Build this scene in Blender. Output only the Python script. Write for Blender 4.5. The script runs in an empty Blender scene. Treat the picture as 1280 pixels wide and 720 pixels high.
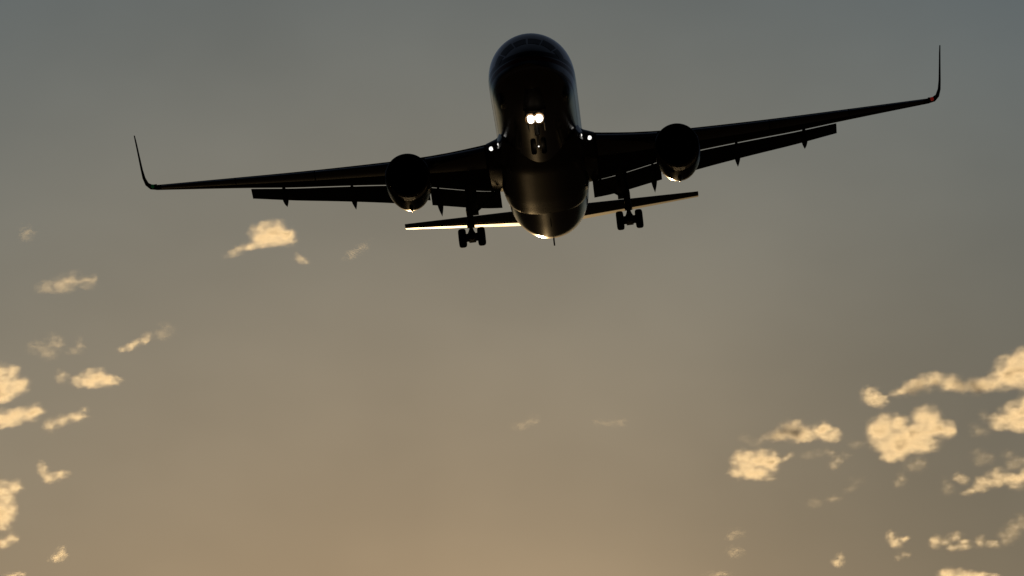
import bpy, bmesh, math, random
from mathutils import Vector, Matrix, noise

# ------------------------------------------------------------------ camera, sky, sun, exposure
scene = bpy.context.scene
col = scene.collection
R = math.radians
CAM_ELEV = R(9.0)
cam_data = bpy.data.cameras.new('camera')
cam = bpy.data.objects.new('camera', cam_data)
col.objects.link(cam)
cam.location = (0, 0, 1.7)
cam.rotation_euler = (R(90) + CAM_ELEV, 0, 0)
cam_data.sensor_width = 36.0
cam_data.lens = 9966.0 / 1280.0 * 36.0
cam_data.clip_start = 0.5
cam_data.clip_end = 200000.0
scene.camera = cam

SUN_ELEV, SUN_AZ = R(4.6), R(-0.8)          # azimuth from +Y towards +X
sun_dir = Vector((math.sin(SUN_AZ) * math.cos(SUN_ELEV), math.cos(SUN_AZ) * math.cos(SUN_ELEV), math.sin(SUN_ELEV)))
world = bpy.data.worlds.new('World')
scene.world = world
world.use_nodes = True
wn = world.node_tree.nodes
wl = world.node_tree.links
bg = wn['Background']
sky = wn.new('ShaderNodeTexSky')
sky.sky_type = 'NISHITA'
sky.sun_disc = False
sky.sun_elevation = SUN_ELEV
sky.sun_rotation = SUN_AZ
sky.altitude = 0.0
sky.air_density = 1.0
sky.dust_density = 4.0
sky.ozone_density = 1.0
# evening tone of that sky: each channel's contrast and level as the hazy air of this evening has it
sepc = wn.new('ShaderNodeSeparateColor'); comb = wn.new('ShaderNodeCombineColor')
wl.new(sky.outputs[0], sepc.inputs[0])
tco = wn.new('ShaderNodeTexCoord')
veil = wn.new('ShaderNodeTexNoise'); veil.inputs['Scale'].default_value = 26.0; veil.inputs['Detail'].default_value = 3.0
stretch = wn.new('ShaderNodeMapping'); stretch.inputs['Scale'].default_value = (1.0, 1.0, 1.6)
wl.new(tco.outputs['Generated'], stretch.inputs['Vector']); wl.new(stretch.outputs[0], veil.inputs['Vector'])
vr = wn.new('ShaderNodeMapRange'); vr.inputs[1].default_value = .3; vr.inputs[2].default_value = .7
vr.inputs[3].default_value = .93; vr.inputs[4].default_value = 1.07
wl.new(veil.outputs['Fac'], vr.inputs[0])
# glow of the low sun in the haze: falls off with the angle from the sun
dot = wn.new('ShaderNodeVectorMath'); dot.operation = 'DOT_PRODUCT'; dot.inputs[1].default_value = sun_dir
nrmz = wn.new('ShaderNodeVectorMath'); nrmz.operation = 'NORMALIZE'
wl.new(tco.outputs['Generated'], nrmz.inputs[0]); wl.new(nrmz.outputs[0], dot.inputs[0])
gl = wn.new('ShaderNodeMapRange'); gl.interpolation_type = 'SMOOTHSTEP'
gl.inputs[1].default_value = math.cos(R(9)); gl.inputs[2].default_value = 1.0; gl.inputs[3].default_value = .97; gl.inputs[4].default_value = .94
# and the eastern half of the sky, away from it, is already dusky
dusk = wn.new('ShaderNodeMapRange'); dusk.interpolation_type = 'SMOOTHSTEP'
dusk.inputs[1].default_value = math.cos(R(70)); dusk.inputs[2].default_value = math.cos(R(12)); dusk.inputs[3].default_value = .085; dusk.inputs[4].default_value = 1.0
wl.new(dot.outputs['Value'], dusk.inputs[0])
wl.new(dot.outputs['Value'], gl.inputs[0])
tone = wn.new('ShaderNodeMath'); tone.operation = 'MULTIPLY'
wl.new(vr.outputs[0], tone.inputs[0]); wl.new(gl.outputs[0], tone.inputs[1])
tone2 = wn.new('ShaderNodeMath'); tone2.operation = 'MULTIPLY'
wl.new(tone.outputs[0], tone2.inputs[0]); wl.new(dusk.outputs[0], tone2.inputs[1])
chan = {}
SKY_STRENGTH = 0.05
for ch, ref, g, lev in zip(('Red', 'Green', 'Blue'), (2.07, 1.235, .415), (2.55, 1.85, 1.2), (.189, .184, .153)):
    a = wn.new('ShaderNodeMath'); a.operation = 'MULTIPLY'; a.inputs[1].default_value = SKY_STRENGTH / ref
    p = wn.new('ShaderNodeMath'); p.operation = 'POWER'; p.inputs[1].default_value = g
    b = wn.new('ShaderNodeMath'); b.operation = 'MULTIPLY'; b.inputs[1].default_value = lev * 2.0 / SKY_STRENGTH
    c = wn.new('ShaderNodeMath'); c.operation = 'MULTIPLY'
    wl.new(sepc.outputs[ch], a.inputs[0]); wl.new(a.outputs[0], p.inputs[0]); wl.new(p.outputs[0], b.inputs[0])
    wl.new(b.outputs[0], c.inputs[0]); wl.new(tone2.outputs[0], c.inputs[1]); chan[ch] = c.outputs[0]
for ch, k in (('Red', .57), ('Green', .72)):      # no pure blue anywhere in that hazy air
    a = wn.new('ShaderNodeMath'); a.operation = 'MULTIPLY'; a.inputs[1].default_value = k
    b = wn.new('ShaderNodeMath'); b.operation = 'MAXIMUM'
    wl.new(chan['Blue'], a.inputs[0]); wl.new(a.outputs[0], b.inputs[0]); wl.new(chan[ch], b.inputs[1]); wl.new(b.outputs[0], comb.inputs[ch])
wl.new(chan['Blue'], comb.inputs['Blue'])
wl.new(comb.outputs[0], bg.inputs['Color'])
# a duller bank of haze low on the right
hz = Vector((math.sin(R(3.6)), math.cos(R(3.6)), math.tan(R(7.1)))).normalized()
hd = wn.new('ShaderNodeVectorMath'); hd.operation = 'DOT_PRODUCT'; hd.inputs[1].default_value = hz
wl.new(nrmz.outputs[0], hd.inputs[0])
hm = wn.new('ShaderNodeMapRange'); hm.interpolation_type = 'SMOOTHSTEP'
hm.inputs[1].default_value = math.cos(R(3.2)); hm.inputs[2].default_value = 1.0; hm.inputs[3].default_value = 1.0; hm.inputs[4].default_value = .80
wl.new(hd.outputs['Value'], hm.inputs[0])
tone3 = wn.new('ShaderNodeMath'); tone3.operation = 'MULTIPLY'
wl.new(tone.outputs[0], tone3.inputs[0]); wl.new(hm.outputs[0], tone3.inputs[1]); wl.new(tone3.outputs[0], tone2.inputs[0])
bg.inputs['Strength'].default_value = SKY_STRENGTH

sun_data = bpy.data.lights.new('sun', 'SUN')
sun_data.energy = 3.0
sun_data.angle = R(0.5)
sun_data.color = (1.0, 0.67, 0.31)
sun = bpy.data.objects.new('sun', sun_data)
col.objects.link(sun)
sun.rotation_euler = sun_dir.to_track_quat('Z', 'Y').to_euler()
sun.location = (0, 400, 300)

scene.view_settings.view_transform = 'Standard'
scene.view_settings.look = 'None'
scene.view_settings.gamma = 1.0
scene.view_settings.exposure = -1.0
scene.render.engine = 'CYCLES'
scene.cycles.use_denoising = True
scene.cycles.use_adaptive_sampling = False
scene.cycles.volume_bounces = 4
scene.cycles.max_bounces = 10

# ------------------------------------------------------------------ helpers
def mesh_obj(name, verts, faces, mat, parent=None, smooth=True, sharp=None):
    me = bpy.data.meshes.new(name)
    me.from_pydata([tuple(v) for v in verts], [], faces)
    bm = bmesh.new(); bm.from_mesh(me)
    bmesh.ops.remove_doubles(bm, verts=bm.verts, dist=1e-5)
    bmesh.ops.recalc_face_normals(bm, faces=bm.faces)
    bm.to_mesh(me); bm.free()
    mats = mat if isinstance(mat, (list, tuple)) else [mat]
    for m in mats: me.materials.append(m)
    if smooth:
        for p in me.polygons: p.use_smooth = True
        me.set_sharp_from_angle(angle=R(38 if sharp is None else sharp))
    o = bpy.data.objects.new(name, me)
    col.objects.link(o)
    if parent is not None: o.parent = parent
    return o

class Geo:
    def __init__(s): s.v = []; s.f = []
    def loft(s, rings, cap0=True, cap1=True, closed=True):
        b = len(s.v); n = len(rings[0])
        for r in rings: s.v += [tuple(p) for p in r]
        for i in range(len(rings) - 1):
            for j in range(n if closed else n - 1):
                k = (j + 1) % n
                s.f.append((b + i*n + j, b + i*n + k, b + (i+1)*n + k, b + (i+1)*n + j))
        if closed and cap0: s.f.append(tuple(b + j for j in range(n))[::-1])
        if closed and cap1: s.f.append(tuple(b + (len(rings)-1)*n + j for j in range(n)))
        return s
    def tube(s, p0, p1, r0, r1=None, n=14):
        p0, p1 = Vector(p0), Vector(p1); r1 = r0 if r1 is None else r1
        d = (p1 - p0).normalized()
        a = d.orthogonal().normalized(); c = d.cross(a)
        return s.loft([[p + r*(math.cos(t)*a + math.sin(t)*c) for t in [2*math.pi*i/n for i in range(n)]] for p, r in ((p0, r0), (p1, r1))])
    def box(s, c, size, rot=None):
        c = Vector(c); h = Vector(size) / 2
        m = rot if rot is not None else Matrix.Identity(3)
        b = len(s.v)
        for x in (-1, 1):
            for y in (-1, 1):
                for z in (-1, 1): s.v.append(tuple(c + m @ Vector((x*h.x, y*h.y, z*h.z))))
        s.f += [tuple(b + i for i in q) for q in ((0,1,3,2),(4,6,7,5),(0,4,5,1),(2,3,7,6),(0,2,6,4),(1,5,7,3))]
        return s
    def lathe(s, c, prof, axis='Y', n=40, sz=lambda t, z: z, close=False):
        # prof: (along, radius); sz can reshape the vertical coordinate
        rings = []
        for a, r in prof:
            ring = []
            for i in range(n):
                t = 2*math.pi*i/n
                u, w = r*math.cos(t), r*math.sin(t)
                if axis == 'Y': ring.append((c[0] + u, c[1] + a, c[2] + sz(a, w)))
                else: ring.append((c[0] + a, c[1] + u, c[2] + w))
            rings.append(ring)
        return s.loft(rings, not close, not close)
    def obj(s, name, mat, parent=None, smooth=True, sharp=None):
        return mesh_obj(name, s.v, s.f, mat, parent, smooth, sharp)

def interp(tab, x):
    # monotone cubic through a table [(x, y), ...]
    n = len(tab)
    if x <= tab[0][0]: return tab[0][1]
    if x >= tab[-1][0]: return tab[-1][1]
    h = [tab[i+1][0]-tab[i][0] for i in range(n-1)]
    d = [(tab[i+1][1]-tab[i][1])/h[i] for i in range(n-1)]
    m = [d[0]] + [0 if d[i-1]*d[i] <= 0 else 2*d[i-1]*d[i]/(d[i-1]+d[i]) for i in range(1, n-1)] + [d[-1]]
    for i in range(n-1):
        if x <= tab[i+1][0]:
            t = (x-tab[i][0])/h[i]
            return ((2*t**3-3*t*t+1)*tab[i][1] + (t**3-2*t*t+t)*h[i]*m[i] + (-2*t**3+3*t*t)*tab[i+1][1] + (t**3-t*t)*h[i]*m[i+1])

def lin(tab, x):
    if x <= tab[0][0]: return tab[0][1]
    for (a, b), (c, d) in zip(tab, tab[1:]):
        if x <= c: return b + (d-b)*(x-a)/(c-a)
    return tab[-1][1]

def mat(name, base=(.5,.5,.5), metal=0.0, rough=0.5, spec=.5, emit=None, strength=0.0, var=0.15, scale=1.5, bump=0.0, coat=0.0):
    m = bpy.data.materials.new(name); m.use_nodes = True
    nt = m.node_tree; N = nt.nodes; L = nt.links
    p = N['Principled BSDF']
    p.inputs['Metallic'].default_value = metal
    p.inputs['Coat Weight'].default_value = coat
    p.inputs['Specular IOR Level'].default_value = spec
    tc = N.new('ShaderNodeTexCoord')
    no = N.new('ShaderNodeTexNoise'); no.inputs['Scale'].default_value = scale; no.inputs['Detail'].default_value = 6
    L.new(tc.outputs['Object'], no.inputs['Vector'])
    mx = N.new('ShaderNodeMix'); mx.data_type = 'RGBA'
    mx.inputs[6].default_value = (*[c*(1-var) for c in base], 1)
    mx.inputs[7].default_value = (*[min(1, c*(1+var)) for c in base], 1)
    L.new(no.outputs['Fac'], mx.inputs[0])
    L.new(mx.outputs[2], p.inputs['Base Color'])
    mr = N.new('ShaderNodeMapRange')
    mr.inputs[1].default_value = .25; mr.inputs[2].default_value = .75
    mr.inputs[3].default_value = max(.03, rough*(1-var)); mr.inputs[4].default_value = min(1, rough*(1+var))
    L.new(no.outputs['Fac'], mr.inputs[0]); L.new(mr.outputs[0], p.inputs['Roughness'])
    if bump:
        bp = N.new('ShaderNodeBump'); bp.inputs['Strength'].default_value = bump; bp.inputs['Distance'].default_value = .02
        L.new(no.outputs['Fac'], bp.inputs['Height']); L.new(bp.outputs[0], p.inputs['Normal'])
    if emit:
        p.inputs['Emission Color'].default_value = (*emit, 1); p.inputs['Emission Strength'].default_value = strength
    m['p'] = 0
    return m

def beam_mat(name, c, strength, power):
    # a lamp that throws its light forward: brightest along its axis
    m = mat(name, (.8, .8, .8), 0, .2, .5, c, strength)
    N, L = m.node_tree.nodes, m.node_tree.links
    lw = N.new('ShaderNodeLayerWeight'); lw.inputs[0].default_value = .5
    a = N.new('ShaderNodeMath'); a.operation = 'SUBTRACT'; a.inputs[0].default_value = 1.0
    b = N.new('ShaderNodeMath'); b.operation = 'POWER'; b.inputs[1].default_value = power
    k = N.new('ShaderNodeMath'); k.operation = 'MULTIPLY'; k.inputs[1].default_value = strength
    L.new(lw.outputs['Facing'], a.inputs[1]); L.new(a.outputs[0], b.inputs[0]); L.new(b.outputs[0], k.inputs[0])
    L.new(k.outputs[0], N['Principled BSDF'].inputs['Emission Strength'])
    return m

# fuselage skin: bare polished metal with a red, white and blue cheatline
def fuselage_skin():
    m = mat('polished_skin', (.50, .51, .53), 1.0, .15, var=.12, scale=.8)
    nt = m.node_tree; N = nt.nodes; L = nt.links
    p = N['Principled BSDF']
    base = p.inputs['Base Color'].links[0].from_socket
    tc = N.new('ShaderNodeTexCoord'); sp = N.new('ShaderNodeSeparateXYZ')
    L.new(tc.outputs['Object'], sp.inputs[0])
    def band(lo, hi):
        a = N.new('ShaderNodeMath'); a.operation = 'GREATER_THAN'; a.inputs[1].default_value = lo
        b = N.new('ShaderNodeMath'); b.operation = 'LESS_THAN'; b.inputs[1].default_value = hi
        c = N.new('ShaderNodeMath'); c.operation = 'MULTIPLY'
        L.new(sp.outputs['Z'], a.inputs[0]); L.new(sp.outputs['Z'], b.inputs[0])
        L.new(a.outputs[0], c.inputs[0]); L.new(b.outputs[0], c.inputs[1]); return c.outputs[0]
    metal = None
    for lo, hi, c in ((-1.13, -.98, (.75, .75, .73)), (-.64, -.36, (.35, .02, .03)), (-.30, .02, (.02, .03, .12))):
        f = band(lo, hi)
        mx = N.new('ShaderNodeMix'); mx.data_type = 'RGBA'; mx.inputs[7].default_value = (*c, 1)
        L.new(f, mx.inputs[0]); L.new(base, mx.inputs[6]); base = mx.outputs[2]
    L.new(base, p.inputs['Base Color'])
    ad = None
    for lo, hi in ((-1.13, -.98), (-.64, -.36), (-.30, .02)):
        b_ = band(lo, hi)
        if ad is None: ad = b_
        else:
            k = N.new('ShaderNodeMath'); k.operation = 'ADD'
            L.new(ad, k.inputs[0]); L.new(b_, k.inputs[1]); ad = k.outputs[0]
    f = ad
    inv = N.new('ShaderNodeMath'); inv.operation = 'SUBTRACT'; inv.inputs[0].default_value = 1.0
    L.new(f, inv.inputs[1]); L.new(inv.outputs[0], p.inputs['Metallic'])
    return m

M = dict(
    skin=fuselage_skin(),
    fair=mat('fairing_paint', (.16, .165, .17), .0, .16, .25, var=.15, scale=.9),
    wing=mat('wing_paint', (.12, .12, .12), .0, .7, 0, var=.15, scale=.7),
    bare=mat('leading_edge_metal', (.45, .46, .48), 1.0, .24, var=.12, scale=1.2),
    flap=mat('flap_paint', (.10, .10, .105), .0, .55, .15, var=.2, scale=.9),
    stab=mat('tailplane_paint', (.30, .29, .27), 0.0, .50, .13, var=.15, scale=1.0),
    nac=mat('nacelle_paint', (.10, .10, .11), .0, .25, .3, var=.15, scale=1.2),
    dark=mat('intake_dark', (.02, .02, .022), .0, .5),
    blade=mat('fan_blade_metal', (.12, .12, .13), 1.0, .35),
    gear=mat('gear_paint', (.22, .22, .22), .0, .4),
    tyre=mat('tyre_rubber', (.018, .018, .018), .0, .7),
    glass=mat('cockpit_glass', (.01, .012, .016), .0, .08),
    lamp=beam_mat('landing_lamp', (1.0, .90, .72), 14.0, 18),
    lamp2=beam_mat('root_lamp', (1.0, .97, .90), 4.0, 30),
    warm=beam_mat('lamp_glow_ring', (1.0, .52, .18), .9, 14),  # orange emission standing in for the glare rim of the lamps
    red=mat('red_nav_lens', (.3, .01, .01), .0, .2, .5, (1.0, .05, .03), .16),
    green=mat('green_nav_lens', (.01, .06, .02), .0, .2, .5, (.02, 1.0, .25), .02),
)

# ------------------------------------------------------------------ ground
def ground_mat():
    # damp dark heath: a matt ground with a trace of wet gloss
    m = mat('damp_heath_field', (.045, .034, .020), 0, .95, 0, var=.4, scale=.02)
    N, L = m.node_tree.nodes, m.node_tree.links
    gl_ = N.new('ShaderNodeBsdfGlossy'); gl_.inputs['Roughness'].default_value = .34
    mx = N.new('ShaderNodeMixShader'); mx.inputs[0].default_value = .015
    L.new(N['Principled BSDF'].outputs[0], mx.inputs[1]); L.new(gl_.outputs[0], mx.inputs[2])
    L.new(mx.outputs[0], N['Material Output'].inputs['Surface'])
    return m
g = Geo()
GR = 60000.0
rings = [[(r*math.cos(t), r*math.sin(t), 0) for t in [2*math.pi*i/64 for i in range(64)]] for r in (1, 200, 2000, 12000, GR)]
g.loft(rings, True, False)
ground = g.obj('ground', ground_mat())
ground['kind'] = 'structure'
ground['label'] = 'flat dark grassy ground below the landing jet'

# ------------------------------------------------------------------ the jet
def rotm(p, r, y):
    return Matrix.Rotation(y, 4, 'Z') @ Matrix.Rotation(-r, 4, 'Y') @ Matrix.Rotation(-p, 4, 'X')
view = Matrix.Translation((0, 0, 1.7)) @ Matrix.Rotation(CAM_ELEV, 4, 'X')
pose = view @ Matrix.Translation((.873, 450.0, 13.47)) @ rotm(R(12.0), R(6.39), R(-.75))
jet = bpy.data.objects.new('passenger_jet', None)
col.objects.link(jet)
jet.matrix_world = pose
jet.empty_display_size = 5
jet['label'] = 'dark twin-engine passenger jet banking on final approach with landing gear down'
jet['category'] = 'airplane'

# body lines: lateral X, aft Y, up Z, measured from the nose
W_ = [(0,.05),(.12,.42),(.5,.85),(1.2,1.30),(2,1.66),(3,1.98),(4,2.20),(5,2.35),(6,2.44),(7.5,2.50),(9.5,2.515),(34,2.515),(37,2.48),(40,2.36),(43,2.08),(46,1.65),(49,1.15),(52,.62),(54,.3),(54.9,.08)]
T_ = [(0,-.70),(.12,-.36),(.5,.02),(1.2,.50),(2,.96),(3,1.50),(4,1.90),(5,2.16),(6,2.38),(7,2.54),(8,2.64),(9.5,2.705),(34,2.705),(40,2.70),(43,2.64),(46,2.5),(49,2.3),(52,2.0),(54,1.75),(54.9,1.6)]
B_ = [(0,-.80),(.12,-1.16),(.5,-1.56),(1.2,-1.96),(2,-2.22),(3,-2.43),(4,-2.55),(5,-2.62),(6,-2.67),(7.5,-2.70),(9.5,-2.705),(34,-2.705),(37,-2.62),(40,-2.20),(43,-1.48),(46,-.70),(49,.08),(52,.80),(54,1.22),(54.9,1.42)]
def body(Y, th, off=0.0):
    w, t, b = interp(W_, Y)+off, interp(T_, Y)+off, interp(B_, Y)-off
    return Vector((w*math.sin(th), Y, (t+b)/2 + (t-b)/2*math.cos(th)))
ys = [0,.03,.12,.25,.4,.6,.85] + [1.2+.4*i for i in range(22)] + list(range(11, 34, 2)) + [34+.5*i for i in range(41)] + [54.5, 54.9]
fus = Geo().loft([[body(y, 2*math.pi*i/64) for i in range(64)] for y in ys]).obj('fuselage', M['skin'], jet)
# windscreen: three panes a side, lying on the skin
for s in (-1, 1):
    for a0, a1, y0, y1, d in ((2,27,1.55,2.45,.0), (29,56,1.65,2.65,.12), (58,76,1.95,2.85,.3)):
        gg = Geo(); n = 8
        for off in (-.02, .012):
            gg.v += [tuple(body(y0+(y1-y0)*j/n + d*i/n, s*R(a0+(a1-a0)*i/n), off)) for i in range(n+1) for j in range(n+1)]
        q = (n+1)**2
        for i in range(n):
            for j in range(n):
                k = i*(n+1)+j
                gg.f.append((k, k+1, k+n+2, k+n+1)); gg.f.append((q+k, q+k+n+1, q+k+n+2, q+k+1))
        loop = [i*(n+1) for i in range(n)] + [n*(n+1)+j for j in range(n)] + [i*(n+1)+n for i in range(n, 0, -1)] + [j for j in range(n, 0, -1)]
        for a, b in zip(loop, loop[1:]+loop[:1]): gg.f.append((a, b, q+b, q+a))
        gg.obj('cockpit_window', M['glass'], fus)

# matt panel added at the nose gear's forward doors to dull lamp reflections
gg = Geo(); n = 10
for off in (-.02, .014):
    gg.v += [tuple(body(1.3+3.0*j/n, math.pi + R(-17+34*i/n), off)) for i in range(n+1) for j in range(n+1)]
q = (n+1)**2
for i in range(n):
    for j in range(n):
        k = i*(n+1)+j
        gg.f.append((k, k+1, k+n+2, k+n+1)); gg.f.append((q+k, q+k+n+1, q+k+n+2, q+k+1))
loop = [i*(n+1) for i in range(n)] + [n*(n+1)+j for j in range(n)] + [i*(n+1)+n for i in range(n, 0, -1)] + [j for j in range(n, 0, -1)]
for a, b in zip(loop, loop[1:]+loop[:1]): gg.f.append((a, b, q+b, q+a))
gg.obj('antiglare_bay_door', M['flap'], fus)

# belly fairing round the wing box
FW = [(14.5,2.2),(16.5,2.45),(19,2.66),(25,2.70),(28.5,2.62),(30.4,2.52),(31.2,2.40)]
FB = [(14.5,-2.40),(16.5,-2.66),(19,-2.90),(26,-2.92),(28.6,-2.84),(30.4,-2.74),(31.2,-2.62)]
rings = []
for i in range(36):
    y = 14.5 + (31.2-14.5)*i/35
    w, b = interp(FW, y), interp(FB, y)
    ring = []
    for k in range(48):
        t = 2*math.pi*k/48
        c, s_ = math.cos(t), math.sin(t)
        e = .78
        X = w*math.copysign(abs(c)**e, c)
        zz = -1.15
        Z = zz + (abs(b-zz) if s_ < 0 else .55)*math.copysign(abs(s_)**e, s_)
        ring.append((X, y, Z))
    rings.append(ring)
Geo().loft(rings).obj('belly_fairing', M['fair'], jet)

# ---- lifting surfaces
def foil(le, te, thick, blunt=.004, n=14, camber=.0):
    # le, te: Vector; closed loop of points, upper then lower
    c = te - le; L = c.length; u = c.normalized()
    up = Vector((0, 0, 1)); up = (up - up.dot(u)*u).normalized()
    t = thick*L
    def half(x): return t*5*(.2969*math.sqrt(x)-.126*x-.3516*x*x+.2843*x**3-.1015*x**4)/1.0
    xs = [.5*(1-math.cos(math.pi*i/n)) for i in range(n+1)]
    pts = []
    for x in reversed(xs): pts.append(le + u*x*L + up*(half(x) + blunt*L*.5*x + camber*L*4*x*(1-x)))
    for x in xs[1:]: pts.append(le + u*x*L + up*(-half(x) - blunt*L*.5*x + camber*L*4*x*(1-x)))
    return pts

LEz = [(0,-1.28),(2.6,-1.20),(5.5,-1.0),(7.5,-.76),(9.4,-.47),(12.8,.10),(15.5,.59),(18.2,1.09),(23.6,2.10)]
TEz = [(0,-1.55),(2.5,-1.36),(3.6,-1.26),(6.5,-.72),(9.5,-.12),(11.1,.17),(13.1,.51),(15.2,.86),(17.8,1.36),(23.7,2.42)]
def LE(x): return Vector((x, 18+(x-2.5)*.69 if x > 2.5 else 18-(2.5-x)*.69, interp(LEz, x)))
def TEy(x): return 29.0 if x < 8.5 else 29.0+(x-8.5)*.39
def TE(x): return Vector((x, TEy(x), interp(TEz, x)))
TH = [(0,.135),(2.6,.13),(8.5,.115),(23.6,.10)]
def flip(pts, s): return [Vector((s*p.x, p.y, p.z)) for p in pts]

def slat_ring(x, grow=1.0, frac=.13):
    # nose of the aerofoil grown proud of the wing and drooped
    le, te = LE(x), TE(x)
    c = te-le; L = c.length; d = Vector((0, -.055*L*.35-.10, -.012*L-.04))
    pts = []
    base = foil(le, te, lin(TH, x)*1.04, n=30)
    mid = len(base)//2
    k = 8
    seg = base[mid-k:mid+k+1]
    return [p + d for p in seg]

def flap_ring(x, chord, drop, s, lead=.08, gap=.115):
    te = TE(x)
    le = te + Vector((0, -lead, -gap))
    end = te + Vector((0, chord, -drop))
    return flip(foil(le, end, .13, blunt=.01, camber=.03), s)

CH = [(2.6,1.75),(9,1.6),(12.6,1.35),(17.8,1.15)]
DR = [(2.6,.70),(9,.82),(12.6,.66),(17.8,.42)]

def spindle(p0, p1, w, h, n=12):
    p0, p1 = Vector(p0), Vector(p1); rings = []
    for i in range(n+1):
        t = i/n
        r = max(.03, (math.sin(math.pi*min(1, t/.55)/2)**.8 if t < .55 else 1-((t-.55)/.45)**1.25))
        p = p0.lerp(p1, t) + Vector((0, 0, .25*(4*t*(1-t))*-.3))
        rings.append([p + Vector((w*r*math.cos(a), 0, h*r*math.sin(a))) for a in [2*math.pi*k/16 for k in range(16)]])
    return Geo().loft(rings)

def disc_lamp(c, r, m, name, parent, depth=.06):
    # lens with a slight dome, facing forward (-Y)
    g = Geo().lathe((0, 0, 0), [(depth, r*1.0), (0, r), (-.004, r*.9), (-.008, r*.5), (-.01, r*.02)], n=24)
    tilt = Matrix.Rotation(R(12), 3, 'X')           # aimed down the glide path
    g.v = [tuple(Vector(c) + tilt @ Vector(v)) for v in g.v]
    lens = g.obj(name, m, parent)
    return lens
def lamp_spill_shield(c, r, parent, ln=.22):
    # half-round shield added over a lamp to block its reflection in the belly
    g = Geo(); n = 16
    a = [math.pi*i/n for i in range(n+1)]
    for rr in (r*1.06, r*1.14):
        for y in (.12, -ln): g.v += [(c[0]+rr*math.cos(t), c[1]+y, c[2]+rr*math.sin(t)) for t in a]
    m_ = n+1
    for i in range(n):
        g.f += [(i, i+1, m_+i+1, m_+i), (2*m_+i, 3*m_+i, 3*m_+i+1, 2*m_+i+1), (m_+i, m_+i+1, 3*m_+i+1, 3*m_+i), (i, 2*m_+i, 2*m_+i+1, i+1)]
    g.f += [(0, m_, 3*m_, 2*m_), (n, 2*m_+n, 3*m_+n, m_+n)]
    g.obj('lamp_spill_shield', M['dark'], parent)

def tail_foil(le, te, n=12):
    # rounded nose, straight-sided wedge aft of it
    c = te - le; L = c.length; u = c.normalized()
    up = Vector((0, 0, 1)); up = (up - up.dot(u)*u).normalized()
    x0, h0, h1 = .30, .0525, .0035
    k = (h0-h1)/(1-x0)
    def half(x):
        if x >= x0: return h1 + k*(1-x)
        q = x/x0
        return h0*math.sqrt(max(0, 1-(1-q)**2)) * 1.0 if q < .9 else h0 - (k*x0*.0)*(q-.9) - 0
    xs = [x0*(1-math.cos(math.pi/2*i/n)) for i in range(n+1)] + [x0 + (1-x0)*i/6 for i in range(1, 7)]
    return [le + u*x*L + up*half(x)*L for x in reversed(xs)] + [le + u*x*L - up*half(x)*L for x in xs[1:]]

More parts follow.
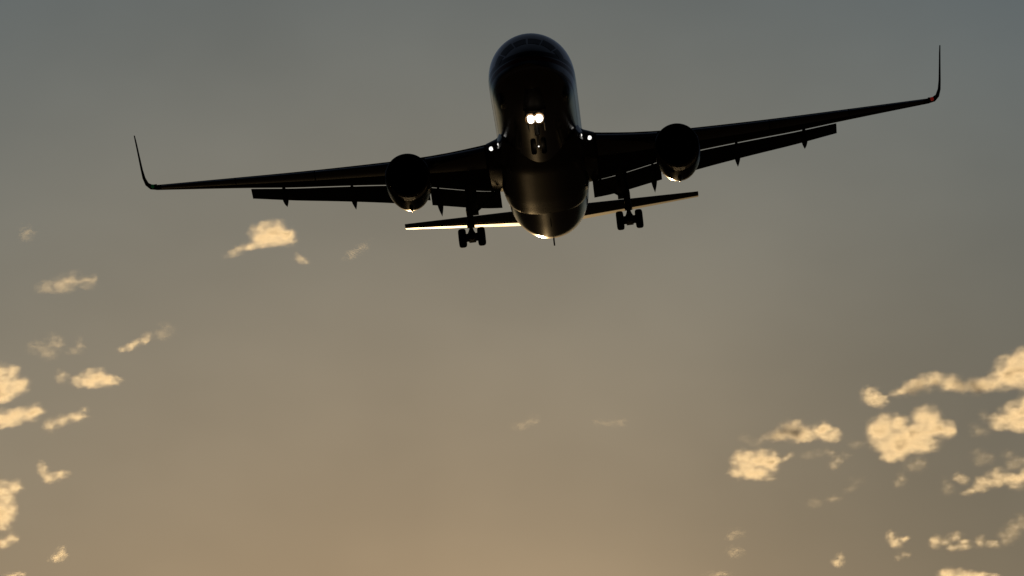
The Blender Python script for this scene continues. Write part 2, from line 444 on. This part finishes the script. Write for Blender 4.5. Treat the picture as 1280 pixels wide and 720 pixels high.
for s in (-1, 1):
    xs = [0.6, 1.6, 2.6, 3.6, 4.6, 5.5, 6.5, 7.5, 8.5, 9.5, 10.5, 11.5, 12.5, 13.5, 14.5, 15.5, 16.5, 17.8, 19, 20, 21, 22, 23, 23.6]
    rings = [flip(foil(LE(x), TE(x), lin(TH, x), blunt=.008), s) for x in xs]
    wing = Geo().loft(rings).obj('wing', M['wing'], jet)
    # slats either side of the engine
    for x0, x1 in ((3.3, 6.9), (8.9, 13.6), (13.66, 18.5), (18.56, 23.2)):
        n = 8
        Geo().loft([flip(slat_ring(x0+(x1-x0)*i/n), s) for i in range(n+1)]).obj('slat', M['bare'], wing)
    for nm, x0, x1 in (('flap', 2.78, 6.95), ('inboard_aileron', 7.02, 8.95), ('flap', 9.02, 17.8)):
        n = 10
        k = .75 if nm != 'flap' else 1
        Geo().loft([flap_ring(x0+(x1-x0)*i/n, lin(CH, x0+(x1-x0)*i/n)*k, lin(DR, x0+(x1-x0)*i/n)*k, s) for i in range(n+1)]).obj(nm, M['flap'], wing)
    # flap track fairings, drooped with the flaps
    for x, tip in ((6.45, (31.5, -1.98)), (11.6, (32.5, -.74)), (15.75, (33.2, .06))):
        y0 = TEy(x)-2.0; z0 = interp(TEz, x)-.28
        spindle((s*x, y0, z0), (s*x, tip[0], tip[1]), .19, .34).obj('flap_track_fairing', M['wing'], wing)
    for x in (3.25, 4.4):
        Geo().box((s*x, TEy(x)+.05, interp(TEz, x)-.12), (.16, .7, .25)).obj('flap_hinge', M['wing'], wing, False)
    # blended winglet
    path = [(23.55,32.45,34.95,2.10,2.44),(23.85,32.85,35.05,2.20,2.52),(24.12,33.35,35.2,2.52,2.75),(24.30,33.95,35.45,3.05,3.20),(24.42,34.6,35.8,3.75,3.85),(24.55,35.3,36.3,4.75,4.80),(24.68,35.95,36.8,5.75,5.80),(24.76,36.4,37.05,6.30,6.33)]
    rings = []
    for i, (x, y0, y1, z0, z1) in enumerate(path):
        a, b = path[max(0, i-1)], path[min(len(path)-1, i+1)]
        tan = Vector((b[0]-a[0], 0, b[3]-a[3])).normalized()
        nrm = Vector((-tan.z, 0, tan.x))
        L = y1-y0; ring = []
        n = 10
        xs2 = [.5*(1-math.cos(math.pi*k/n)) for k in range(n+1)]
        th = [.13,.135,.125,.115,.105,.10,.10,.10][i]
        h = lambda q: th*L*5*(.2969*math.sqrt(q)-.126*q-.3516*q*q+.2843*q**3-.1036*q**4)
        for q in reversed(xs2): ring.append(Vector((x, y0+q*L, z0+(z1-z0)*q)) + nrm*(h(q)+.004))
        for q in xs2[1:]: ring.append(Vector((x, y0+q*L, z0+(z1-z0)*q)) - nrm*(h(q)+.004))
        rings.append(flip(ring, s))
    Geo().loft(rings).obj('winglet', M['wing'], wing)
    # navigation light in the tip leading edge: red on the port tip
    c = (s*23.72, 32.50, 2.12)
    Geo().lathe(c, [(-.10,.02),(-.08,.06),(0,.10),(.2,.11),(.45,.03)], n=16).obj('navigation_light', M['red'] if s > 0 else M['green'], wing)
    # landing and turn-off lamps in the wing root
    disc_lamp((s*2.90, 18.12, -1.27), .13, M['lamp2'], 'landing_light', wing)
    disc_lamp((s*2.40, 16.55, -1.42), .10, M['lamp2'], 'turnoff_light', wing)
    # wing root fillet
    rings = []
    for t, x in ((0, 1.7), (.3, 2.2), (.6, 2.6), (1, 3.2)):
        le = Vector((x, 18+(x-2.5)*.69 - (1-t)**2*1.6, -1.15)); te = TE(x) + Vector((0, .3*(1-t), 0))
        rings.append(flip(foil(le, te, .13 + .035*(1-t), blunt=.01), s))
    Geo().loft(rings).obj('wing_root_fillet', M['fair'], wing)

    # ---- engine
    ex, ey, ez = s*7.95, 18.1, -2.27
    low = lambda a, z: z*(1.14 if z < 0 and a > .2 else 1.0)
    outer = [(1.35,1.17),(.7,1.13),(.3,1.14),(.1,1.18),(0,1.235),(.06,1.29),(.3,1.325),(.9,1.345),(1.8,1.35),(2.8,1.31),(3.8,1.18),(4.5,1.02),(4.48,.96),(3.6,.98)]
    eng = Geo().lathe((ex, ey, ez), outer[5:], n=56, sz=low, close=True).obj('engine_nacelle', M['nac'], jet)
    Geo().lathe((ex, ey, ez), outer[2:7], n=56, sz=low, close=True).obj('intake_lip', M['bare'], eng)
    Geo().lathe((ex, ey, ez), [(.3,1.14),(.7,1.13),(1.35,1.17),(1.45,1.17),(1.5,.2)], n=56, close=True).obj('intake_duct', M['dark'], eng)
    gg = Geo()
    for k in range(38):
        a = 2*math.pi*k/38
        ca, sa = math.cos(a), math.sin(a)
        pts = []
        for r, tw, hw in ((.32,.5,.035),(.75,.8,.06),(1.14,1.05,.085)):
            tx, tz = -sa, ca
            for q in (-1, 1):
                pts.append((ex + r*ca + q*hw*math.sin(tw)*tx, ey+1.2 + q*hw*math.cos(tw), ez + r*sa + q*hw*math.sin(tw)*tz))
        b = len(gg.v); gg.v += pts
        gg.f += [(b, b+1, b+3, b+2), (b+2, b+3, b+5, b+4)]
    gg.obj('fan', M['blade'], eng)
    Geo().lathe((ex, ey, ez), [(.62,.01),(.66,.06),(.85,.20),(1.1,.32),(1.25,.36)], n=32).obj('spinner', M['dark'], eng)
    Geo().lathe((ex, ey, ez), [(3.9,.78),(4.6,.74),(5.4,.58),(5.8,.50),(5.8,.30),(6.5,.05)], n=40).obj('exhaust_nozzle', M['blade'], eng)
    rings = []
    for t in range(9):
        q = t/8
        z = ez+1.15 + q*(interp(LEz, 7.95)-.25 - (ez+1.15))
        y0, y1 = ey+1.6+q*1.3, ey+8.6+q*.8
        ring = [Vector((ex + sgn*.19*math.sin(math.pi*min(.97, .03+u))**.6, y0+(y1-y0)*u, z - .25*u)) for sgn, us in ((1, [k/10 for k in range(11)]), (-1, [k/10 for k in range(10, -1, -1)])) for u in us]
        rings.append(ring)
    Geo().loft(rings).obj('pylon', M['nac'], eng)
    Geo().lathe((ex-.02, ey+1.9, ez-1.53), [(-.55,.02),(-.3,.10),(0,.13),(.6,.12),(1.2,.02)], n=20).obj('gearbox_bulge', M['nac'], eng)

    # ---- tailplane, set nose down for the approach
    rings = []
    for i in range(13):
        x = .9 + (9.25-.9)*i/12
        t = (x-1.5)/(9.3-1.5)
        y0 = 44.6 + (x-1.5)*.74; y1 = 51.4 + (x-1.5)*.165
        zc = .98 + (x-1.5)*.143
        inc = R(STAB_INC) if 'STAB_INC' in globals() else R(6.0)
        ch = y1-y0
        le = Vector((x, y0, zc - ch*.55*math.tan(inc))); te = Vector((x, y1, zc + ch*.45*math.tan(inc)))
        rings.append(flip(tail_foil(le, te), s))
    Geo().loft(rings).obj('tailplane', M['stab'], jet)

    # ---- main gear
    gx, gy, gz = s*4.73, 27.2, -4.42
    leg = Geo().tube((s*4.66, 26.6, -1.6), (gx, gy, gz+.75), .20, .19).tube((gx, gy, gz+.75), (gx, gy, gz), .12).tube((gx, gy, gz+.95), (gx, gy, gz+.6), .235).obj('main_landing_gear', M['gear'], jet)
    th = R(13)
    f0 = Vector((gx, gy-.71*math.cos(th), gz-.71*math.sin(th))); f1 = Vector((gx, gy+.71*math.cos(th), gz+.71*math.sin(th)))
    bo = Geo().tube(f0, f1, .13)
    for f in (f0, f1): bo.tube(f + Vector((-.62, 0, 0)), f + Vector((.62, 0, 0)), .085)
    bo.loft([[(gx+a*w, gy+b*l, z) for a, b in ((-1,-1),(1,-1),(1,1),(-1,1))] for z, w, l in ((gz-.17, .20, .75), (gz+.05, .27, .60), (gz+.32, .17, .28), (gz+.5, .12, .14))])
    for f in (f0, f1):
        for d in (-.40, .14): bo.tube(f + Vector((d, 0, 0)), f + Vector((d+.26, 0, 0)), .24, n=20)
    bo.obj('bogie_beam', M['gear'], leg)
    Geo().tube((s*2.9, 27.0, -1.9), (gx, gy-.05, gz+1.25), .085).obj('side_brace', M['gear'], leg)
    Geo().tube((s*4.4, 24.9, -1.7), (gx, gy-.1, gz+1.1), .075).obj('drag_brace', M['gear'], leg)
    Geo().box((s*4.82, 27.05, -2.32), (.06, 1.5, 1.35), Matrix.Rotation(s*R(-6), 3, 'Y')).box((s*4.50, 27.45, -2.3), (.64, .05, 1.5)).obj('gear_door', M['fair'], leg, False)
    Geo().tube((gx, gy-.2, gz+.85), (gx, gy-.34, gz+.45), .05).tube((gx, gy-.34, gz+.45), (gx, gy-.1, gz+.1), .05).obj('torque_link', M['gear'], leg)
    prof = [(-.225,.20),(-.225,.36),(-.215,.46),(-.17,.535),(-.09,.562),(.09,.562),(.17,.535),(.215,.46),(.225,.36),(.225,.20),(.12,.17),(.12,.05),(-.12,.05),(-.12,.17)]
    for f in (f0, f1):
        for d in (-.57, .57):
            Geo().lathe((f.x+d, f.y, f.z), prof, axis='X', n=36, close=True).obj('wheel', M['tyre'], leg)

# ---- fin, nose gear, small fittings
rings = []
for i in range(11):
    t = i/10
    z = 1.9 + 8.6*t
    y0 = 40.6 + 7.9*t; y1 = 50.2 + 2.6*t
    L = y1-y0; ring = []
    xs2 = [.5*(1-math.cos(math.pi*k/10)) for k in range(11)]
    h = lambda q: .095*L*5*(.2969*math.sqrt(q)-.126*q-.3516*q*q+.2843*q**3-.1036*q**4)+.01
    for q in reversed(xs2): ring.append(Vector((h(q), y0+q*L, z)))
    for q in xs2[1:]: ring.append(Vector((-h(q), y0+q*L, z)))
    rings.append(ring)
Geo().loft(rings).obj('tail_fin', M['skin'], jet)

ng = Geo().tube((0, 4.75, -2.2), (0, 4.5, -3.9), .12).tube((0, 4.5, -3.9), (0, 4.45, -4.6), .075).tube((0, 4.55, -3.5), (0, 4.5, -3.95), .15).obj('nose_landing_gear', M['gear'], jet)
Geo().tube((0, 6.3, -2.6), (0, 4.6, -3.5), .07).obj('drag_brace', M['gear'], ng)
Geo().tube((-.34, 4.45, -4.6), (.34, 4.45, -4.6), .06).obj('axle', M['gear'], ng)
nprof = [(-.16,.18),(-.16,.30),(-.15,.39),(-.1,.455),(-.05,.47),(.05,.47),(.1,.455),(.15,.39),(.16,.30),(.16,.18),(.08,.15),(.08,.05),(-.08,.05),(-.08,.15)]
for d in (-.29, .29):
    Geo().lathe((d, 4.45, -4.6), nprof, axis='X', n=36, close=True).obj('wheel', M['tyre'], ng)
    Geo().box((d*1.75, 4.9, -2.98), (.04, 2.0, .85), Matrix.Rotation(R(8)*(1 if d > 0 else -1), 3, 'Y')).obj('gear_door', M['skin'], ng, False)
    disc_lamp((d*.79-.05, 4.20, -3.06), .235, M['lamp'], 'landing_light', ng)
    lamp_spill_shield((d*.79-.05, 4.20, -3.06), .33, ng)
    Geo().lathe((d*.79-.05, 4.22, -3.06), [(0,.24),(-.02,.29),(-.03,.325),(.03,.33),(.05,.24)], n=28, close=True).obj('lamp_glow_ring', M['warm'], ng)  # glowing ring added for the orange glare round each lens
disc_lamp((.0, 4.05, -4.72), .055, M['lamp2'], 'taxi_light', ng)
# the light those lamps spill on the leg and wheels behind them
ld = bpy.data.lights.new('taxi_lamp_glow', 'POINT'); ld.energy = 2.0; ld.color = (1.0, .72, .42); ld.shadow_soft_size = .06
lo = bpy.data.objects.new('taxi_lamp_glow', ld); col.objects.link(lo); lo.parent = jet; lo.location = (0, 3.75, -4.72)
# tail skid under the rear body, belly aerials
Geo().loft([[(-.05, 41.2, -1.75), (.05, 41.2, -1.75), (.05, 42.2, -1.6), (-.05, 42.2, -1.6)], [(-.045, 41.75, -2.22), (.045, 41.75, -2.22), (.045, 42.15, -2.22), (-.045, 42.15, -2.22)]]).obj('tail_skid', M['gear'], jet, False)
for y, z in ((9.5, -2.70), (12.2, -2.70), (33.0, -2.70)):
    Geo().loft([[(-.03, y, z+.03), (.03, y, z+.03), (.03, y+.45, z+.03), (-.03, y+.45, z+.03)], [(-.015, y+.2, z-.28), (.015, y+.2, z-.28), (.015, y+.42, z-.28), (-.015, y+.42, z-.28)]]).obj('blade_antenna', M['fair'], jet, False)

# ------------------------------------------------------------------ clouds: a scattered deck about 950 m up, each cloud its own body of vapour
F = 9966.0
CLOUD_DENS, CLOUD_G = .14, .69
def cloud_at(px, py, base):
    ray = Vector(((px-640)/F, 1.0, (360-py)/F))
    ray.rotate(Matrix.Rotation(CAM_ELEV, 3, 'X'))
    k = (base - 1.7) / ray.z
    return Vector((0, 0, 1.7)) + ray*k, k
def cloud(name, label, blobs, dens=1.0, group='sunlit clouds scattered low in the evening sky', seed=0, amp=2.6, base=950.0, grain=1.0, step=1.0, grow=1.36):
    # blobs: (x, y, rx, ry, tilt) of the billows
    cx = sum(b[0]*b[2]*b[3] for b in blobs)/sum(b[2]*b[3] for b in blobs)
    cy = sum(b[1]*b[2]*b[3] for b in blobs)/sum(b[2]*b[3] for b in blobs)
    P, dist = cloud_at(cx, cy, base)
    m = dist/F
    rng = random.Random(seed*7+1)
    bm = bmesh.new()
    mt = bpy.data.materials.new('cloud_vapour'); mt.use_nodes = True
    nt = mt.node_tree; N = nt.nodes; L = nt.links
    N.remove(N['Principled BSDF'])
    out = N['Material Output']
    tc = N.new('ShaderNodeTexCoord')
    off = N.new('ShaderNodeVectorMath'); off.operation = 'ADD'; off.inputs[1].default_value = ((seed*37.1) % 211, (seed*71.3) % 197, (seed*53.9) % 223)
    L.new(tc.outputs['Object'], off.inputs[0])
    wz = N.new('ShaderNodeTexNoise'); wz.inputs['Scale'].default_value = 1/(11*m*grain); wz.inputs['Detail'].default_value = 3
    L.new(off.outputs[0], wz.inputs['Vector'])
    ws = N.new('ShaderNodeVectorMath'); ws.operation = 'SUBTRACT'; ws.inputs[1].default_value = (.5, .5, .5)
    L.new(wz.outputs['Color'], ws.inputs[0])
    wm = N.new('ShaderNodeVectorMath'); wm.operation = 'SCALE'; wm.inputs['Scale'].default_value = 9*m*grain
    L.new(ws.outputs[0], wm.inputs[0])
    wp = N.new('ShaderNodeVectorMath'); wp.operation = 'ADD'
    L.new(tc.outputs['Object'], wp.inputs[0]); L.new(wm.outputs[0], wp.inputs[1])
    field = None
    GROW = grow
    for (x, y, rx, ry, tilt) in blobs:
        rx, ry = rx*GROW, ry*GROW
        c = Vector(((x-cx)*m, rng.uniform(-.2, .2)*rx*m, (cy-y)*m))
        r = Vector((rx*m, (rx*.2+ry*.55)*m, ry*m))
        mp = N.new('ShaderNodeMapping'); mp.vector_type = 'TEXTURE'
        mp.inputs['Location'].default_value = c; mp.inputs['Rotation'].default_value = (0, -R(tilt), 0); mp.inputs['Scale'].default_value = r
        ln = N.new('ShaderNodeVectorMath'); ln.operation = 'LENGTH'
        L.new(wp.outputs[0], mp.inputs['Vector']); L.new(mp.outputs[0], ln.inputs[0])
        if field is None: field = ln.outputs['Value']
        else:
            mn = N.new('ShaderNodeMath'); mn.operation = 'SMOOTH_MIN'; mn.inputs[2].default_value = .2
            L.new(field, mn.inputs[0]); L.new(ln.outputs['Value'], mn.inputs[1]); field = mn.outputs[0]
        g = bmesh.ops.create_icosphere(bm, subdivisions=3, radius=1.0)
        for v in g['verts']:
            q = Vector((v.co.x*r.x, v.co.y*r.y, v.co.z*r.z)) * 1.12
            q.rotate(Matrix.Rotation(-R(tilt), 3, 'Y'))
            v.co = c + q
    no = N.new('ShaderNodeTexNoise'); no.inputs['Scale'].default_value = 1/(16*m*grain); no.inputs['Detail'].default_value = 8; no.inputs['Roughness'].default_value = .57
    sq_ = N.new('ShaderNodeMapping'); sq_.inputs['Scale'].default_value = (.72, 1.0, 1.25)     # drawn out by the wind
    L.new(wp.outputs[0], sq_.inputs['Vector']); L.new(sq_.outputs[0], no.inputs['Vector'])
    n1 = N.new('ShaderNodeMath'); n1.operation = 'MULTIPLY_ADD'; n1.inputs[1].default_value = amp; n1.inputs[2].default_value = .80 - .5*amp
    L.new(no.outputs['Fac'], n1.inputs[0])
    n2 = N.new('ShaderNodeMath'); n2.operation = 'SUBTRACT'
    L.new(n1.outputs[0], n2.inputs[0]); L.new(field, n2.inputs[1])
    # thick and thin places inside the cloud
    lo = N.new('ShaderNodeTexNoise'); lo.inputs['Scale'].default_value = 1/(24*m*grain); lo.inputs['Detail'].default_value = 3
    L.new(wp.outputs[0], lo.inputs['Vector'])
    lm = N.new('ShaderNodeMapRange'); lm.inputs[1].default_value = .33; lm.inputs[2].default_value = .67; lm.inputs[3].default_value = .55; lm.inputs[4].default_value = 1.4
    L.new(lo.outputs['Fac'], lm.inputs[0])
    sr = N.new('ShaderNodeMapRange')
    sr.inputs[1].default_value = -.35; sr.inputs[2].default_value = .85
    L.new(n2.outputs[0], sr.inputs[0])
    sq = N.new('ShaderNodeMath'); sq.operation = 'POWER'; sq.inputs[1].default_value = 2.6
    L.new(sr.outputs[0], sq.inputs[0])
    sk = N.new('ShaderNodeMath'); sk.operation = 'MULTIPLY'; sk.inputs[1].default_value = dens*CLOUD_DENS/m
    L.new(sq.outputs[0], sk.inputs[0])
    sm = N.new('ShaderNodeMath'); sm.operation = 'MULTIPLY'
    L.new(sk.outputs[0], sm.inputs[0]); L.new(lm.outputs[0], sm.inputs[1])
    ed = N.new('ShaderNodeMapRange'); ed.interpolation_type = 'SMOOTHSTEP'      # thins out to nothing at its rim
    ed.inputs[1].default_value = 1.08; ed.inputs[2].default_value = .8; ed.inputs[3].default_value = 0; ed.inputs[4].default_value = 1
    L.new(field, ed.inputs[0])
    de = N.new('ShaderNodeMath'); de.operation = 'MULTIPLY'
    L.new(sm.outputs[0], de.inputs[0]); L.new(ed.outputs[0], de.inputs[1])
    pv = N.new('ShaderNodeVolumePrincipled')
    pv.inputs['Color'].default_value = (.97, .97, .97, 1); pv.inputs['Anisotropy'].default_value = CLOUD_G
    L.new(de.outputs[0], pv.inputs['Density'])
    L.new(pv.outputs[0], out.inputs['Volume'])
    mt.cycles.volume_step_rate = .14*step
    me = bpy.data.meshes.new(name); bm.to_mesh(me); bm.free()
    o = bpy.data.objects.new(name, me); col.objects.link(o)
    if len(blobs) > 1:
        rm = o.modifiers.new('merge', 'REMESH'); rm.mode = 'VOXEL'
        rm.voxel_size = max(min(b[3] for b in blobs)*m/4.5, .35*m)
        dg = bpy.context.evaluated_depsgraph_get()
        me2 = bpy.data.meshes.new_from_object(o.evaluated_get(dg))
        o.modifiers.clear(); o.data = me2; me2.name = name
    o.data.materials.clear(); o.data.materials.append(mt)
    o.location = P
    o['label'] = label; o['category'] = 'cloud'; o['kind'] = 'thing'; o['group'] = group
    return o

CLOUDS = [
 # name, label, blobs, density, grain
 # --- left of the jet
 ('cloud', 'dome-topped peach cloud with a dark notch, just under the outer wing at left', [(326,294,14,14,0),(341,289,20,14,0),(356,296,15,10,-20),(318,306,15,5,20),(345,302,22,7,0)], 1.0, .8),
 ('cloud_wisp', 'thin tail of vapour trailing down left from the dome-topped peach cloud', [(299,311,14,5,25),(292,316,8,4,10)], .45, .5),
 ('cloud_wisp', 'short slanted peach shred below the right end of the dome-topped cloud', [(374,322,8,5,-35),(381,327,7,4,-30)], .6, .45),
 ('cloud_wisp', 'faint thin streak below the wing, between the dome-topped cloud and the jet', [(441,316,11,5,30),(453,309,10,5,35)], .15, .6),
 ('cloud', 'pale ragged cloud streak high at left, above the tilted dash-like one', [(60,359,13,6,10),(78,354,15,8,15),(89,351,11,9,40),(110,352,9,7,30)], .42, .6),
 ('cloud', 'small tilted dash-like peach cloud rising to the right', [(155,437,8,5,10),(167,430,12,5,30),(182,423,9,6,40)], .68, .5),
 ('cloud_wisp', 'faint tuft just above the right end of the tilted dash-like cloud', [(204,417,10,6,0),(208,408,9,4,0)], .20, .5),
 ('cloud', 'small bright lens-shaped cloud with a flat cream base, alone left of centre', [(107,477,17,8,0),(119,472,18,11,0),(134,477,17,7,0)], 1.15, .6),
 ('cloud_wisp', 'tiny puff beside the left end of the bright lens-shaped cloud', [(77,470,7,7,0)], .45, .4),
 ('cloud_wisp', 'faint feathery wisp above the bright lens-shaped cloud', [(50,434,12,7,10),(62,441,10,7,0),(70,428,8,9,60)], .26, .5),
 ('cloud_wisp', 'very faint upright hook of vapour right of the faint feathery wisp', [(92,438,8,4,10),(100,432,5,8,0)], .22, .4),
 ('cloud', 'tall bright cloud cut by the left edge of the picture, uppermost there', [(2,470,14,14,0),(14,466,12,9,0),(20,484,16,11,10),(2,493,20,11,20),(0,484,15,16,0)], 1.0, .8),
 ('cloud', 'long bright bar of cloud at the left edge, below the tall bright one', [(-4,524,20,11,10),(18,520,22,11,10),(40,515,15,10,15)], 1.0, .8),
 ('cloud', 'ragged dim cloud right of the bright bar at the left edge', [(64,531,11,8,30),(78,525,12,7,10),(95,521,14,7,5),(106,513,6,5,0)], .55, .55),
 ('cloud', 'small V-shaped peach cloud below the ragged dim one', [(54,588,7,11,20),(61,597,9,7,0),(74,595,13,6,15)], .6, .45),
 ('cloud', 'tall ragged cloud cut by the left edge, lowest large one there', [(4,618,13,16,0),(18,609,11,9,20),(3,644,14,18,0),(14,637,9,10,0)], .95, .7),
 ('cloud', 'small peach puff touching the left edge near the bottom corner', [(4,678,11,7,10),(14,673,9,7,0)], .7, .45),
 ('cloud', 'lone little peach puff with a peak, above the bottom at left', [(71,697,10,6,15),(77,692,7,9,0)], .65, .4),
 ('cloud_wisp', 'sliver of cloud on the bottom edge at far left', [(16,720,11,5,0),(24,718,8,4,0)], .6, .4),
 ('cloud_wisp', 'pale smudge highest at the far left, alone in dark sky', [(33,292,8,8,0)], .2, .4),
 # --- centre
 ('cloud_wisp', 'faint small streak in bare sky below the jet, left of a pair of specks', [(650,532,9,5,10),(664,526,9,5,30)], .17, .45),
 ('cloud_wisp', 'faint pair of joined specks in bare sky below the jet', [(753,528,9,4,0),(764,529,8,3,0),(775,528,7,5,0)], .16, .45),
 # --- right of the jet
 ('cloud', 'twin-humped bright cloud with a flat base, above the squarish one', [(975,545,20,7,8),(992,537,18,12,5),(1004,543,22,8,0),(1028,538,14,11,0),(1038,543,13,9,0)], 1.1, .7),
 ('cloud_wisp', 'thin fragments trailing left of the twin-humped cloud', [(948,553,9,4,20),(932,548,6,5,0)], .22, .4),
 ('cloud', 'squarish peach cloud with a bright cream base, leftmost bright one at right', [(930,577,15,13,0),(948,574,20,12,0),(962,577,13,13,0),(926,591,15,8,0),(948,590,19,9,5),(963,599,8,3,0)], 1.05, .7),
 ('cloud_wisp', 'small slanted shred at the upper right corner of the squarish cloud', [(982,573,7,4,20),(988,569,6,4,30)], .55, .4),
 ('cloud', 'small compact peach puff left of the long cloud band', [(1088,495,12,11,0),(1098,500,12,9,-15)], .85, .5),
 ('cloud', 'long cloud band widening to the right edge, uppermost at right', [(1130,489,17,7,10),(1150,482,21,11,10),(1168,476,16,10,0),(1192,481,25,10,-5),(1216,484,26,10,0),(1240,480,20,9,10),(1262,470,24,15,20),(1264,455,20,13,10),(1280,462,24,22,10),(1282,447,16,14,0)], 1.0, .9),
 ('cloud', 'largest bright heart-shaped cloud, in the middle of the clouds at right', [(1104,538,20,17,20),(1122,533,18,13,0),(1140,545,28,17,0),(1158,525,18,17,20),(1175,535,18,13,-15),(1120,556,26,16,0),(1116,568,17,9,0),(1150,559,24,9,5),(1187,538,9,7,0)], 1.1, .9),
 ('cloud_wisp', 'tiny streak off the left flank of the largest heart-shaped cloud', [(1070,555,9,4,-5)], .25, .4),
 ('cloud_wisp', 'faint shreds hanging under the largest heart-shaped cloud', [(1138,582,7,6,0),(1148,580,8,8,0)], .26, .4),
 ('cloud', 'bright cloud cut by the right edge, below the long band', [(1250,527,13,11,0),(1266,518,18,14,20),(1282,514,18,18,0),(1280,530,18,10,0)], 1.0, .8),
 ('cloud_wisp', 'dim scraps at the lower left of the bright right-edge cloud', [(1226,540,11,5,5),(1230,521,6,6,0),(1218,533,6,4,0)], .25, .4),
 ('cloud', 'ragged peach band slanting up to the right edge, below the heart-shaped cloud', [(1214,614,12,5,15),(1230,604,13,9,25),(1247,597,15,11,10),(1266,600,16,9,0),(1284,596,14,10,0),(1270,609,10,4,0)], .75, .7),
 ('cloud', 'little round puff left of the ragged slanting band', [(1198,596,8,6,0),(1205,600,7,6,-20)], .55, .4),
 ('cloud_wisp', 'dim upright shred below the little round puff', [(1184,608,6,8,15),(1188,614,5,4,0)], .24, .4),
 ('cloud_wisp', 'dim blur of vapour between the right-edge cloud and the slanting band', [(1229,575,11,7,0),(1222,566,8,5,0)], .24, .5),
 ('cloud_wisp', 'dim patch above the right end of the slanting band', [(1270,580,13,7,10),(1262,570,8,6,0)], .28, .5),
 ('cloud_wisp', 'small slanted sliver alone left of the heart-shaped cloud', [(1042,581,5,6,40),(1047,575,5,6,40)], .42, .35),
 ('cloud_wisp', 'faint string of scraps under the twin-humped cloud', [(1010,570,8,4,10),(1022,566,6,4,0),(1036,565,7,4,-20),(1058,569,5,4,0)], .28, .4),
 ('cloud_wisp', 'faint smudges low in open sky, below the string of scraps', [(1018,628,7,5,10),(1042,624,8,4,10)], .26, .4),
 ('cloud_wisp', 'faint upright shred in open sky below the heart-shaped cloud', [(1127,598,5,8,15),(1122,604,5,5,0)], .25, .4),
 ('cloud_wisp', 'faint scatter of specks between the smudges and the upright shred', [(1063,611,8,3,20),(1074,601,8,3,30),(1066,599,5,3,0)], .16, .4),
 ('cloud', 'small bright flake with a dark middle, near the bottom at right', [(1114,672,7,8,20),(1120,679,9,7,0),(1130,674,8,4,15)], .75, .4),
 ('cloud_wisp', 'small speck just below the small bright flake', [(1130,694,7,4,0),(1121,697,4,3,0)], .4, .35),
 ('cloud', 'broken chain of peach tufts near the bottom, right of the bright flake', [(1170,677,9,8,20),(1182,676,8,5,0),(1194,671,10,6,10),(1206,678,9,4,0),(1192,685,8,4,0),(1204,683,12,5,5)], .65, .5),
 ('cloud', 'pair of thin tufts at the right end of the broken chain', [(1225,676,6,8,-20),(1241,680,10,5,-10)], .62, .4),
 ('cloud', 'dim peach shreds at the right edge, above the bottom corner', [(1258,671,9,9,30),(1268,660,9,10,20),(1280,652,10,9,0)], .3, .5),
 ('cloud', 'small peach knot above the bottom edge, left of the bright flake', [(1047,703,9,6,-10),(1050,696,6,5,0)], .6, .4),
 ('cloud', 'bright cloud top rising over the bottom edge at right', [(1186,719,14,9,0),(1202,719,17,8,0),(1222,722,18,7,0),(1240,724,12,6,0)], 1.05, .6),
 ('cloud_wisp', 'faint upper tuft of two, low and left among the clouds at right', [(920,666,8,5,0),(913,671,6,4,0)], .26, .4),
 ('cloud_wisp', 'faint lower tuft of two, low and left among the clouds at right', [(919,689,9,6,0)], .28, .4),
 ('cloud_wisp', 'thin sliver on the bottom edge below the two faint tufts', [(896,719,12,4,0)], .3, .4),
]
for i, (nm, label, blobs, dens, grain) in enumerate(CLOUDS):
    blobs = [(b[0], b[1], b[2]*1.0, b[3]*1.0, b[4]) for b in blobs]
    faint = dens < .5
    cloud(nm, label, blobs, dens*(.42 if faint else 1.0), grow=1.75 if faint else 1.36, amp=3.0 if faint else 2.15, group='cloud shreds and wisps' if nm == 'cloud_wisp' else 'sunlit clouds scattered low in the evening sky', seed=i+1+(60 if 'twin-humped bright' in label else 0), grain=grain*(.8 if faint else .85), base=935.0 + 30*math.sin(i*2.4 + 1.9))
